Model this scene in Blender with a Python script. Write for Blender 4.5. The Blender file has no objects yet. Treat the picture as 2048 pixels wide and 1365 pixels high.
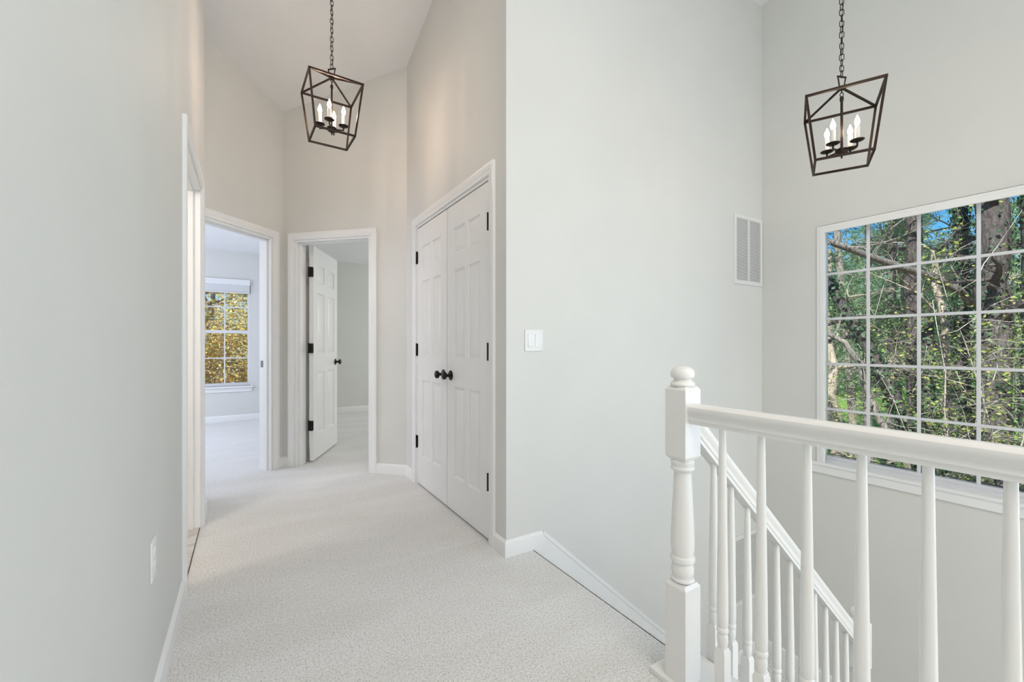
import bpy, bmesh, math, random
from math import pi, sin, cos, tan, radians, sqrt, atan2
from mathutils import Vector, Matrix

S = bpy.context.scene
COL = S.collection

# ---------------------------------------------------------------- camera
CAM_H = 1.10
YAW = radians(31.74)
FPX = 855.0
cam_d = bpy.data.cameras.new('camera')
cam = bpy.data.objects.new('camera', cam_d)
COL.objects.link(cam)
cam_d.sensor_width = 36.0
cam_d.lens = FPX / 2048 * 36.0
cam_d.shift_y = 7.0 / 2048
cam_d.clip_start = 0.02
cam_d.clip_end = 400
cam.location = (0, 0, CAM_H)
cam.rotation_euler = (pi / 2, 0, -YAW)
S.camera = cam

# ---------------------------------------------------------------- colour management
S.view_settings.view_transform = 'Standard'
S.view_settings.look = 'None'
S.view_settings.gamma = 1.0
S.view_settings.use_curve_mapping = False
S.view_settings.exposure = 0.05

# ---------------------------------------------------------------- sky and sun
W = bpy.data.worlds.new('World')
S.world = W
W.use_nodes = True
wn, wl = W.node_tree.nodes, W.node_tree.links
wn.clear()
sky = wn.new('ShaderNodeTexSky')
sky.sky_type = 'NISHITA'
sky.sun_disc = False
sky.sun_elevation = radians(42)
sky.sun_rotation = radians(-100)
sky.air_density = 1.0
sky.dust_density = 0.4
sky.ozone_density = 3.0
bg = wn.new('ShaderNodeBackground')
bg.inputs['Strength'].default_value = 0.16
wo = wn.new('ShaderNodeOutputWorld')
hs = wn.new('ShaderNodeHueSaturation')
hs.inputs['Saturation'].default_value = 1.45
wl.new(sky.outputs[0], hs.inputs['Color'])
wl.new(hs.outputs[0], bg.inputs['Color'])
wl.new(bg.outputs[0], wo.inputs['Surface'])


def light(name, kind, loc, power, color, direction=None, size=None, size_y=None, angle=None, radius=None):
    d = bpy.data.lights.new(name, kind)
    d.energy = power
    d.color = color
    if kind == 'AREA':
        d.shape = 'RECTANGLE'
        d.size = size
        d.size_y = size_y or size
    if angle is not None:
        d.angle = angle
    if radius is not None:
        d.shadow_soft_size = radius
    o = bpy.data.objects.new(name, d)
    COL.objects.link(o)
    o.location = loc
    if direction:
        o.rotation_euler = Vector(direction).to_track_quat('-Z', 'Y').to_euler()
    return o


light('sun', 'SUN', (-8, -3, 14), 8.5, (1.0, .96, .90), direction=(1, .35, -.85), angle=radians(.6))
# fill area lights added behind the camera and in both bedrooms; then the bathroom lamp
light('foyer_fill', 'AREA', (1.9, -2.05, .75), 22, (.90, .99, 1.0), (-.10, 1, .02), 3.1, 2.2)
light('foyer_side_fill', 'AREA', (3.45, -1.15, 1.1), 40, (.57, .74, 1.0), (-1, .25, 0), 1.6, 2.4)
light('foyer_upper_fill', 'AREA', (0.55, -1.2, 3.72), 50, (1.0, .915, .84), (-.02, .16, -1), 1.8, 1.8)
light('stairwell_fill', 'AREA', (2.6, -1.9, -1.3), 16, (1.0, .92, .76), (0, 1, .1), 1.8, 1.8)
light('west_bedroom_fill', 'AREA', (-2.85, 5.6, 1.5), 63, (.76, .82, 1.0), (1, 0, -.14), 2.4, 1.5)
light('east_bedroom_fill', 'AREA', (4.35, 5.8, 1.5), 36, (.98, 1.0, 1.0), (-1, 0, -.1), 2.0, 1.4)
light('bathroom_lamp', 'POINT', (-1.1, 2.2, 2.1), 24, (1.0, .89, .80), radius=.12)


# ---------------------------------------------------------------- materials
def mat(name, col=(.8, .8, .8), rough=.5, metal=0.0, spec=.5, coat=0.0):
    m = bpy.data.materials.new(name)
    m.use_nodes = True
    b = m.node_tree.nodes['Principled BSDF']
    b.inputs['Base Color'].default_value = (*col, 1)
    b.inputs['Roughness'].default_value = rough
    b.inputs['Metallic'].default_value = metal
    b.inputs['Specular IOR Level'].default_value = spec
    b.inputs['Coat Weight'].default_value = coat
    return m


def nodes(m):
    return m.node_tree.nodes, m.node_tree.links, m.node_tree.nodes['Principled BSDF']


def noise(n, l, scale, detail=2.0, rough=.5, coord=None, dist=0.0):
    t = n.new('ShaderNodeTexNoise')
    t.inputs['Scale'].default_value = scale
    t.inputs['Detail'].default_value = detail
    t.inputs['Roughness'].default_value = rough
    t.inputs['Distortion'].default_value = dist
    if coord is not None:
        l.new(coord, t.inputs['Vector'])
    return t


def ramp(n, l, src, stops):
    r = n.new('ShaderNodeValToRGB')
    while len(r.color_ramp.elements) < len(stops):
        r.color_ramp.elements.new(.5)
    for e, (p, c) in zip(r.color_ramp.elements, stops):
        e.position = p
        e.color = (*c, 1)
    l.new(src, r.inputs['Fac'])
    return r


def bump(n, l, b, src, strength, dist):
    bp = n.new('ShaderNodeBump')
    bp.inputs['Strength'].default_value = strength
    bp.inputs['Distance'].default_value = dist
    l.new(src, bp.inputs['Height'])
    l.new(bp.outputs[0], b.inputs['Normal'])
    return bp


def geo_pos(n):
    return n.new('ShaderNodeNewGeometry').outputs['Position']


def paint(name, col, rough=.6, stipple=.15):
    m = mat(name, col, rough, spec=.35)
    n, l, b = nodes(m)
    p = geo_pos(n)
    t = noise(n, l, 3.0, 2, coord=p)
    c0 = tuple(v * .985 for v in col)
    c1 = tuple(min(1, v * 1.012) for v in col)
    r = ramp(n, l, t.outputs['Fac'], [(.3, c0), (.7, c1)])
    l.new(r.outputs[0], b.inputs['Base Color'])
    t2 = noise(n, l, 260.0, 3, coord=p)
    bump(n, l, b, t2.outputs['Fac'], stipple, .0008)
    return m


M = {}
M['wall'] = paint('wall_paint', (.745, .745, .715))
M['ceiling'] = paint('ceiling_paint', (.85, .865, .87), .8)
M['trim'] = paint('trim_paint', (.90, .90, .89), .32, .02)
M['rail'] = paint('rail_paint', (.85, .84, .81), .22, .01)
M['plastic'] = mat('white_plastic', (.86, .86, .85), .3)
M['vinyl'] = mat('white_vinyl', (.76, .765, .79), .35)
M['gasket'] = mat('dark_gasket', (.06, .06, .065), .6)
M['black'] = mat('matte_black_metal', (.012, .011, .011), .38, .6)
M['grille'] = mat('grille_enamel', (.82, .82, .80), .4)
M['dark'] = mat('duct_shade', (.07, .07, .065), .9)  # near-black colour standing in for the shade inside the duct
M['bronze'] = mat('oil_rubbed_bronze', (.030, .019, .013), .42, .7)
M['steel'] = mat('dark_steel', (.18, .18, .18), .35, .8)
M['candle'] = mat('candle_sleeve', (.90, .87, .80), .45)
M['blind'] = mat('blind_slats', (.86, .87, .88), .4)


def carpet_mat():
    m = mat('carpet', (.6, .57, .53), 1.0, spec=.05)
    n, l, b = nodes(m)
    p = geo_pos(n)
    fine = noise(n, l, 330.0, 3, .75, coord=p)
    mid = noise(n, l, 120.0, 2, .6, coord=p)
    mp = n.new('ShaderNodeMapping')
    mp.inputs['Rotation'].default_value = (0, 0, radians(25))
    mp.inputs['Scale'].default_value = (1.0, 3.2, 1)
    l.new(p, mp.inputs['Vector'])
    big = noise(n, l, 1.3, 2, .5, coord=mp.outputs[0], dist=.8)
    mx = n.new('ShaderNodeMath'); mx.operation = 'MULTIPLY_ADD'
    l.new(mid.outputs['Fac'], mx.inputs[0]); mx.inputs[1].default_value = .30
    l.new(fine.outputs['Fac'], mx.inputs[2])
    r = ramp(n, l, mx.outputs[0], [(.51, (.22, .21, .195)), (.585, (.72, .71, .685)), (.64, (.95, .945, .925)), (.72, (1.0, .995, .98))])
    r2 = ramp(n, l, big.outputs['Fac'], [(.38, (.95, .945, .935)), (.62, (1.0, 1.0, 1.0))])
    mm = n.new('ShaderNodeMix'); mm.data_type = 'RGBA'; mm.blend_type = 'MULTIPLY'
    mm.inputs['Factor'].default_value = 1
    l.new(r.outputs[0], mm.inputs['A']); l.new(r2.outputs[0], mm.inputs['B'])
    l.new(mm.outputs['Result'], b.inputs['Base Color'])
    bump(n, l, b, mx.outputs[0], .6, .005)
    b.inputs['Sheen Weight'].default_value = .25
    return m


M['carpet'] = carpet_mat()


def tile_mat():
    m = mat('bath_tile', (.7, .66, .6), .25)
    n, l, b = nodes(m)
    p = geo_pos(n)
    t = noise(n, l, 5.0, 6, .6, coord=p, dist=1.4)
    r = ramp(n, l, t.outputs['Fac'], [(.3, (.50, .46, .41)), (.55, (.68, .65, .61)), (.75, (.82, .80, .77))])
    br = n.new('ShaderNodeTexBrick')
    br.offset = 0
    br.inputs['Scale'].default_value = 1
    br.inputs['Brick Width'].default_value = .305
    br.inputs['Row Height'].default_value = .305
    br.inputs['Mortar Size'].default_value = .0035
    br.inputs['Mortar'].default_value = (.45, .42, .38, 1)
    l.new(p, br.inputs['Vector'])
    l.new(r.outputs[0], br.inputs['Color1']); l.new(r.outputs[0], br.inputs['Color2'])
    l.new(br.outputs['Color'], b.inputs['Base Color'])
    return m


M['tile'] = tile_mat()


def glass_mat():
    m = bpy.data.materials.new('window_glass')
    m.use_nodes = True
    n, l = m.node_tree.nodes, m.node_tree.links
    n.clear()
    o = n.new('ShaderNodeOutputMaterial')
    mx = n.new('ShaderNodeMixShader')
    tr = n.new('ShaderNodeBsdfTransparent')
    tr.inputs[0].default_value = (.96, .98, .97, 1)
    gl = n.new('ShaderNodeBsdfGlossy')
    gl.inputs['Roughness'].default_value = .01
    fr = n.new('ShaderNodeFresnel')
    fr.inputs['IOR'].default_value = 1.35
    l.new(fr.outputs[0], mx.inputs[0]); l.new(tr.outputs[0], mx.inputs[1]); l.new(gl.outputs[0], mx.inputs[2])
    l.new(mx.outputs[0], o.inputs['Surface'])
    return m


M['glass'] = glass_mat()


def emit_mat(name, col, strength):
    m = bpy.data.materials.new(name)
    m.use_nodes = True
    b = m.node_tree.nodes['Principled BSDF']
    b.inputs['Base Color'].default_value = (*col, 1)
    b.inputs['Emission Color'].default_value = (*col, 1)
    b.inputs['Emission Strength'].default_value = strength
    b.inputs['Roughness'].default_value = .1
    return m


M['bulb'] = emit_mat('bulb_glow', (1.0, .74, .56), 215)
M['bulb2'] = emit_mat('bulb_glow_stairs', (1.0, .78, .60), 50)


def leaf_mat(name, cols, trans=.35):
    m = bpy.data.materials.new(name)
    m.use_nodes = True
    n, l = m.node_tree.nodes, m.node_tree.links
    b = n['Principled BSDF']
    g = n.new('ShaderNodeNewGeometry')
    stops = [(i / max(1, len(cols) - 1), c) for i, c in enumerate(cols)]
    r = ramp(n, l, g.outputs['Random Per Island'], stops)
    r.color_ramp.interpolation = 'CONSTANT' if len(cols) > 3 else 'LINEAR'
    l.new(r.outputs[0], b.inputs['Base Color'])
    b.inputs['Roughness'].default_value = .55
    tl = n.new('ShaderNodeBsdfTranslucent')
    l.new(r.outputs[0], tl.inputs['Color'])
    mx = n.new('ShaderNodeMixShader')
    mx.inputs[0].default_value = trans
    o = n['Material Output']
    l.new(b.outputs[0], mx.inputs[1]); l.new(tl.outputs[0], mx.inputs[2])
    l.new(mx.outputs[0], o.inputs['Surface'])
    return m


M['ivy'] = leaf_mat('ivy_leaves', [(.012, .045, .015), (.03, .085, .03), (.055, .13, .045), (.10, .18, .06)], .2)
M['spring'] = leaf_mat('spring_leaves', [(.20, .30, .06), (.34, .42, .09), (.46, .46, .14), (.14, .24, .06)])
M['pine'] = leaf_mat('pine_needles', [(.09, .20, .10), (.17, .31, .15), (.27, .41, .21), (.36, .43, .20)])
M['gold'] = leaf_mat('golden_leaves', [(.72, .50, .07), (.80, .64, .14), (.55, .33, .10), (.40, .40, .10), (.66, .60, .50), (.32, .22, .14)])
M['shrub'] = leaf_mat('shrub_leaves', [(.03, .08, .03), (.08, .16, .05), (.18, .26, .06)])


def bark_mat(name, c0, c1):
    m = mat(name, c0, .9, spec=.1)
    n, l, b = nodes(m)
    p = geo_pos(n)
    mp = n.new('ShaderNodeMapping')
    mp.inputs['Scale'].default_value = (1, 1, .25)
    l.new(p, mp.inputs['Vector'])
    t = noise(n, l, 22, 5, .7, coord=mp.outputs[0])
    r = ramp(n, l, t.outputs['Fac'], [(.35, c0), (.65, c1)])
    l.new(r.outputs[0], b.inputs['Base Color'])
    bump(n, l, b, t.outputs['Fac'], .8, .03)
    return m


M['bark'] = bark_mat('bark_grey', (.09, .082, .075), (.36, .33, .29))
M['bark_dark'] = bark_mat('bark_dark', (.035, .031, .032), (.15, .13, .125))
M['twig'] = bark_mat('twig_bark', (.34, .31, .27), (.62, .57, .50))
M['bark_pale'] = bark_mat('bark_pale', (.26, .22, .17), (.60, .53, .43))


def ground_mat():
    m = mat('lawn_and_leaf_litter', (.1, .3, .05), .95, spec=.05)
    n, l, b = nodes(m)
    p = geo_pos(n)
    sx = n.new('ShaderNodeSeparateXYZ'); l.new(p, sx.inputs[0])
    t1 = noise(n, l, .16, 4, .6, coord=p)
    t2 = noise(n, l, 6.0, 5, .75, coord=p)
    litter = ramp(n, l, t2.outputs['Fac'], [(.32, (.10, .06, .035)), (.48, (.34, .22, .12)), (.60, (.50, .36, .20)), (.72, (.30, .32, .08))])
    grass = ramp(n, l, t2.outputs['Fac'], [(.3, (.10, .24, .03)), (.7, (.28, .46, .09))])
    # the lawn begins some way beyond the wood's edge
    ad = n.new('ShaderNodeMath'); ad.operation = 'MULTIPLY_ADD'
    l.new(t1.outputs['Fac'], ad.inputs[0]); ad.inputs[1].default_value = 16; l.new(sx.outputs['X'], ad.inputs[2])
    mr = n.new('ShaderNodeMapRange')
    mr.inputs['From Min'].default_value = 31; mr.inputs['From Max'].default_value = 33
    l.new(ad.outputs[0], mr.inputs['Value'])
    mx = n.new('ShaderNodeMix'); mx.data_type = 'RGBA'
    l.new(mr.outputs[0], mx.inputs['Factor']); l.new(litter.outputs[0], mx.inputs['A']); l.new(grass.outputs[0], mx.inputs['B'])
    l.new(mx.outputs['Result'], b.inputs['Base Color'])
    return m


M['ground'] = ground_mat()
M['siding'] = mat('pale_siding', (.66, .66, .66), .7)
M['roof'] = mat('grey_shingles', (.16, .15, .15), .9)


# ---------------------------------------------------------------- mesh helpers
class MB:
    """collects shapes and links them as one mesh object"""
    def __init__(self):
        self.bm = bmesh.new()

    def box(self, a, b, bevel=0.0, m=None):
        x0, y0, z0 = [min(a[i], b[i]) for i in range(3)]
        x1, y1, z1 = [max(a[i], b[i]) for i in range(3)]
        vs = [self.bm.verts.new(c) for c in ((x0, y0, z0), (x1, y0, z0), (x1, y1, z0), (x0, y1, z0), (x0, y0, z1), (x1, y0, z1), (x1, y1, z1), (x0, y1, z1))]
        fs = [self.bm.faces.new([vs[i] for i in f]) for f in ((0, 3, 2, 1), (4, 5, 6, 7), (0, 1, 5, 4), (1, 2, 6, 5), (2, 3, 7, 6), (3, 0, 4, 7))]
        if bevel:
            es = list({e for f in fs for e in f.edges})
            r = bmesh.ops.bevel(self.bm, geom=es, offset=bevel, segments=2, profile=.6, affect='EDGES')
            vs = list({v for f in r['faces'] for v in f.verts} | {v for v in vs if v.is_valid})
        if m is not None:
            for v in vs:
                v.co = m @ v.co
        return self

    def prism(self, pts, z0, z1):
        """a polygon in x, y raised from z0 to z1; z1 may be a function of x, y"""
        f0 = z0 if callable(z0) else (lambda x, y: z0)
        f1 = z1 if callable(z1) else (lambda x, y: z1)
        a = [self.bm.verts.new((x, y, f0(x, y))) for x, y in pts]
        b = [self.bm.verts.new((x, y, f1(x, y))) for x, y in pts]
        n = len(pts)
        self.bm.faces.new(a[::-1]); self.bm.faces.new(b)
        for i in range(n):
            j = (i + 1) % n
            self.bm.faces.new((a[i], a[j], b[j], b[i]))
        return self

    def extrude(self, pts3, vec):
        """a planar polygon in space pushed along vec"""
        v = Vector(vec)
        a = [self.bm.verts.new(p) for p in pts3]
        b = [self.bm.verts.new(Vector(p) + v) for p in pts3]
        n = len(pts3)
        self.bm.faces.new(a[::-1]); self.bm.faces.new(b)
        for i in range(n):
            j = (i + 1) % n
            self.bm.faces.new((a[i], a[j], b[j], b[i]))
        return self

    def sweep(self, path, normal, profile, side=1, closed=False):
        """profile points (a, b): a across the path in its plane, b along the plane normal; mitred corners"""
        P = [Vector(p) for p in path]
        N = Vector(normal).normalized()
        n = len(P)
        rings = []
        for i in range(n):
            d0 = (P[i] - P[i - 1]).normalized() if (i > 0 or closed) else None
            d1 = (P[(i + 1) % n] - P[i]).normalized() if (i < n - 1 or closed) else None
            if d0 is None: d0 = d1
            if d1 is None: d1 = d0
            s0, s1 = N.cross(d0) * side, N.cross(d1) * side
            mdir = (s0 + s1).normalized()
            k = 1.0 / max(.2, mdir.dot(s0))
            rings.append([self.bm.verts.new(P[i] + mdir * (a * k) + N * b) for a, b in profile])
        m = len(profile)
        rr = range(n if closed else n - 1)
        for i in rr:
            A, B = rings[i], rings[(i + 1) % n]
            for j in range(m):
                q = (j + 1) % m
                self.bm.faces.new((A[j], A[q], B[q], B[j]))
        if not closed:
            self.bm.faces.new(rings[0][::-1]); self.bm.faces.new(rings[-1])
        return self

    def lathe(self, prof, seg=24, origin=(0, 0, 0), axis='Z', m=None):
        """prof: (radius, height) from bottom to top"""
        rings = []
        O = Vector(origin)
        def place(r, h, t):
            if axis == 'Z': v = Vector((r * cos(t), r * sin(t), h))
            elif axis == 'X': v = Vector((h, r * cos(t), r * sin(t)))
            else: v = Vector((r * cos(t), h, r * sin(t)))
            v = v + O
            return m @ v if m is not None else v
        for r, h in prof:
            if r < 1e-6:
                rings.append([self.bm.verts.new(place(0, h, 0))])
            else:
                rings.append([self.bm.verts.new(place(r, h, 2 * pi * k / seg)) for k in range(seg)])
        for A, B in zip(rings, rings[1:]):
            if len(A) == 1 and len(B) == 1: continue
            for k in range(seg):
                q = (k + 1) % seg
                if len(A) == 1: self.bm.faces.new((A[0], B[q], B[k]))
                elif len(B) == 1: self.bm.faces.new((A[k], A[q], B[0]))
                else: self.bm.faces.new((A[k], A[q], B[q], B[k]))
        if len(rings[0]) > 1: self.bm.faces.new(rings[0][::-1])
        if len(rings[-1]) > 1: self.bm.faces.new(rings[-1])
        return self

    def tube(self, pts, radii, seg=6, cap=True):
        P = [Vector(p) for p in pts]
        if not hasattr(radii, '__len__'): radii = [radii] * len(P)
        up = Vector((0, 0, 1))
        rings = []
        for i, p in enumerate(P):
            d = (P[min(i + 1, len(P) - 1)] - P[max(i - 1, 0)]).normalized()
            ref = up if abs(d.z) < .9 else Vector((1, 0, 0))
            u = d.cross(ref).normalized(); v = d.cross(u).normalized()
            if rings:
                pass
            rings.append([self.bm.verts.new(p + (u * cos(2 * pi * k / seg) + v * sin(2 * pi * k / seg)) * radii[i]) for k in range(seg)])
        for A, B in zip(rings, rings[1:]):
            # match the nearest vertex so that a change of reference does not twist the tube
            off = min(range(seg), key=lambda o: (A[0].co - B[o].co).length)
            for k in range(seg):
                q = (k + 1) % seg
                self.bm.faces.new((A[k], A[q], B[(q + off) % seg], B[(k + off) % seg]))
        if cap:
            self.bm.faces.new(rings[0][::-1]); self.bm.faces.new(rings[-1])
        return self

    def bar(self, p, q, w):
        """a square bar between two points"""
        p, q = Vector(p), Vector(q)
        d = (q - p).normalized()
        ref = Vector((0, 0, 1)) if abs(d.z) < .95 else Vector((1, 0, 0))
        u = d.cross(ref).normalized() * (w / 2); v = d.cross(u).normalized() * (w / 2)
        a = [self.bm.verts.new(p + x) for x in (u + v, u - v, -u - v, -u + v)]
        b = [self.bm.verts.new(q + x) for x in (u + v, u - v, -u - v, -u + v)]
        self.bm.faces.new(a[::-1]); self.bm.faces.new(b)
        for i in range(4):
            j = (i + 1) % 4
            self.bm.faces.new((a[i], a[j], b[j], b[i]))
        return self

    def build(self, name, material, parent=None, smooth=None, kind=None, label=None, recalc=True):
        if recalc:
            bmesh.ops.recalc_face_normals(self.bm, faces=self.bm.faces)
        me = bpy.data.meshes.new(name)
        self.bm.to_mesh(me)
        self.bm.free()
        me.materials.append(material)
        if smooth is not None:
            me.polygons.foreach_set('use_smooth', [True] * len(me.polygons))
            if smooth < 180:
                me.set_sharp_from_angle(angle=radians(smooth))
        o = bpy.data.objects.new(name, me)
        COL.objects.link(o)
        o.parent = parent
        if kind: o['kind'] = kind
        if label: o['label'] = label
        return o


def empty(name, loc, rz=0.0, label=None, cat=None, group=None, kind=None):
    o = bpy.data.objects.new(name, None)
    COL.objects.link(o)
    o.location = loc
    o.rotation_euler = (0, 0, rz)
    o.empty_display_size = .1
    return tag(o, label, cat, group, kind)


def tag(o, label=None, cat=None, group=None, kind=None):
    if label: o['label'] = label
    if cat: o['category'] = cat
    if group: o['group'] = group
    if kind: o['kind'] = kind
    return o


def copy_tree(o, parent=None):
    c = o.copy()
    COL.objects.link(c)
    c.parent = parent
    for ch in o.children:
        copy_tree(ch, c)
    return c


# ---------------------------------------------------------------- the plan (metres; y runs down the hall, x towards the big window)
XL = -0.24          # left wall
XC = 1.14           # closet wall
YS = 1.90           # light-switch wall
XW = 3.58           # big-window wall
CC = 4.11           # 45 degree wall with the first bedroom door:  y - x = CC
CD = 4.665          # 45 degree wall with the second bedroom door: x + y = CD
YB = 7.34           # bedrooms' far wall
YBACK = -2.2
LAND = -1.374       # stair landing
LOW = -2.75
R2 = sqrt(2)
LD0_, LD1_ = 2.40, 3.16


def ceil_z(x, y):
    return 4.374 - .265 * y if y >= 0 else 4.374 + .265 * y


TOP = lambda x, y: ceil_z(x, y) + .06


def wall(name, p0, p1, out, thick, openings=(), z0=-.02, z1=TOP, label=None):
    """a straight wall from p0 to p1 (hall face), thickness towards out; openings: (s0, s1, zb, zt) along it"""
    P0, P1 = Vector(p0), Vector(p1)
    d = (P1 - P0); L = d.length; d.normalize()
    o = Vector(out).normalized() * thick
    mb = MB()

    def quad(s0, s1):
        a, b = P0 + d * s0, P0 + d * s1
        return [(a.x, a.y), (b.x, b.y), (b.x + o.x, b.y + o.y), (a.x + o.x, a.y + o.y)]
    s = 0
    for (s0, s1, zb, zt) in sorted(openings):
        if s0 > s: mb.prism(quad(s, s0), z0, z1)
        if zb > z0: mb.prism(quad(s0, s1), z0, zb)
        mb.prism(quad(s0, s1), zt, z1)
        s = s1
    if s < L: mb.prism(quad(s, L), z0, z1)
    return mb.build(name, M['wall'], kind='structure', label=label)


# floor of the upper storey
fl = MB()
fl.prism([(-3.3, -2.35), (1.335, -2.35), (1.335, .97), (1.300, .97), (1.300, 1.95), (4.7, 1.95), (4.7, 7.5), (-3.3, 7.5)], -.26, 0)
fl.build('floor', M['carpet'], kind='structure', label='pale grey beige carpet of the upper hall and bedrooms')
tl = MB()
tl.prism([(-2.35, 1.62), (-.245, 1.62), (-.245, 3.5), (-2.35, 3.5)], .0, .006)
tl.build('floor_bathroom', M['tile'], kind='structure', label='beige stone tile floor beyond the left doorway')

mb = MB(); mb.box((-.2455, LD0_, -.002), (-.2415, LD1_, .0045)); mb.build('trim_threshold', M['gasket'], kind='structure', label='thin dark edge strip between bathroom tile and hall carpet')

# ceilings
c = MB()
c.prism([(-1.2, 0), (4.2, 0), (4.2, 5.2), (-1.2, 5.2)], ceil_z, lambda x, y: ceil_z(x, y) + .12)
c.prism([(-1.2, -2.4), (4.2, -2.4), (4.2, 0), (-1.2, 0)], ceil_z, lambda x, y: ceil_z(x, y) + .12)
c.build('ceiling', M['ceiling'], kind='structure', label='sloping white vaulted ceiling over the hall and stairs')
c = MB()
c.prism([(-3.3, 3.52), (-.52, 3.66), (.42, 4.62), (.44, 7.48), (-3.3, 7.48)], 2.44, 2.52)
c.build('ceiling_west_bedroom', M['ceiling'], kind='structure')
c = MB()
c.prism([(.44, 4.30), (1.2, 3.56), (4.7, 3.56), (4.7, 7.48), (.44, 7.48)], 2.44, 2.52)
c.build('ceiling_east_bedroom', M['ceiling'], kind='structure')
c = MB()
c.prism([(-2.4, 1.6), (-.30, 1.6), (-.30, 3.55), (-2.4, 3.55)], 2.44, 2.52)
c.build('ceiling_bathroom', M['ceiling'], kind='structure')

# walls
DT = 2.035  # door opening height
LD0, LD1 = 2.385, 3.175           # left (bathroom) door opening along y
wall('wall_left', (XL, YBACK), (XL, 3.45), (-1, 0), .115, [(LD0 - YBACK, LD1 - YBACK, -.02, DT)])
# clipped outside corner at the end of the left wall
wall('wall_left_corner', (XL, 3.45), (-.45, 3.66), (-1, -1), .10)
# first 45 degree wall: from (-.45, 3.66) to the corner with the second one
cx_ = (CD - CC) / 2
cor = (cx_, cx_ + CC)             # corner of the two 45 degree walls
pC0 = Vector((-.45, 3.66))


def onC(s):      # along wall C from pC0
    return pC0 + Vector((1, 1)).normalized() * s


lenC = (Vector(cor) - pC0).length
# right-hand side of its opening measured at x = .19
C1 = (.185 + .45) * R2
C0 = C1 - .775
wall('wall_hall_west', (pC0.x, pC0.y), (cor[0] + .09, cor[1] + .09), (-1, 1), .12, [(C0, C1, -.02, DT)])
# second 45 degree wall from that corner down to the closet wall


def uD(u, c=CD):      # a point on wall D with x - y = u * sqrt2 and x + y = c
    return Vector(((c + u * R2) / 2, (c - u * R2) / 2))


uc = (cor[0] - cor[1]) / R2
D0, D1 = -2.785, -2.030
endD = (XC, CD - XC)
ue = (endD[0] - endD[1]) / R2
wall('wall_hall_end', cor, (endD[0] + .05, endD[1] - .05), (1, 1), .12, [(D0 - uc, D1 - uc, -.02, DT)])
# closet wall
K0, K1 = 2.078, 3.282
wall('wall_closet', (XC, YS + .12), (XC, endD[1] + .02), (1, 0), .115, [(K0 - YS - .12, K1 - YS - .12, -.02, DT + .0)])
wall('wall_closet_back', (1.86, YS + .06), (1.86, 3.7), (1, 0), .1, z1=2.5)
wall('wall_switch', (XC, YS), (XW + .14, YS), (0, 1), .12, z0=LOW)
# big window wall
WY0, WY1, WZ0, WZ1 = -.125, 1.500, .237, 1.965
wall('wall_window', (XW, YBACK - .15), (XW, YS + .12), (1, 0), .16, [(WY0 - YBACK + .15, WY1 - YBACK + .15, WZ0, WZ1)], z0=LOW)
wall('wall_behind', (-.5, YBACK), (XW + .16, YBACK), (0, -1), .12, z0=LOW)
# bedrooms
BW0, BW1, BZ0, BZ1 = -.595, .035, .50, 2.03
wall('wall_bedroom_far', (-3.3, YB), (4.7, YB), (0, 1), .15, [(BW0 + 3.3, BW1 + 3.3, BZ0, BZ1)], z1=2.5)
wall('wall_bedroom_partition', (.38, 4.50), (.38, YB), (1, 0), .12, z1=2.5)
wall('wall_west_bedroom_left', (-3.1, 3.4), (-3.1, YB), (-1, 0), .1, z1=2.5)
wall('wall_west_bedroom_front', (-3.2, 3.62), (-.46, 3.62), (0, -1), .1, z1=2.5)
wall('wall_east_bedroom_right', (4.58, 3.5), (4.58, YB), (1, 0), .1, z1=2.5)
wall('wall_east_bedroom_front', (1.2, 3.66), (4.7, 3.66), (0, -1), .1, z1=2.5)
wall('wall_bathroom_left', (-2.3, 1.6), (-2.3, 3.6), (-1, 0), .1, z1=2.5)
wall('wall_bathroom_near', (-2.35, 1.70), (-.355, 1.70), (0, -1), .1, z1=2.5)
# stairwell below
wall('wall_stairwell_left', (1.30, YBACK), (1.30, YS + .05), (-1, 0), .1, z0=LOW, z1=-.24)

# baseboards -----------------------------------------------------------
BBP = [(0, 0), (.0145, 0), (.0145, .062), (.0125, .072), (.007, .079), (.003, .084), (0, .085)]


def baseboard(name, path, side=1, z=0.0):
    mb = MB()
    mb.sweep([(p[0], p[1], z) for p in path], (0, 0, 1), BBP, side)
    return mb.build(name, M['trim'], kind='structure', smooth=25)


CW = .0615   # casing width
baseboard('baseboard_left', [(XL, YBACK), (XL, LD0 - CW)], -1)
pe = onC(C0 - CW - .004)
baseboard('baseboard_left_corner', [(XL, LD1 + CW), (XL, 3.45), (-.45, 3.66)], -1)
q0 = onC(C1 + CW); q1 = uD(D0 - CW)
baseboard('baseboard_hall_corner', [(q0.x, q0.y), cor, (q1.x, q1.y)], -1)
q2 = uD(D1 + CW)
baseboard('baseboard_hall_end', [(q2.x, q2.y), endD, (XC, K1 + CW)], -1)
SK0 = 1.374
baseboard('baseboard_closet', [(XC, K0 - CW), (XC, YS), (SK0, YS)], -1)
baseboard('baseboard_bedroom_west', [(-3.1, YB), (.38, YB)], -1)
baseboard('baseboard_bedroom_east', [(.50, 4.52), (.50, YB), (4.58, YB)], -1)
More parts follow.
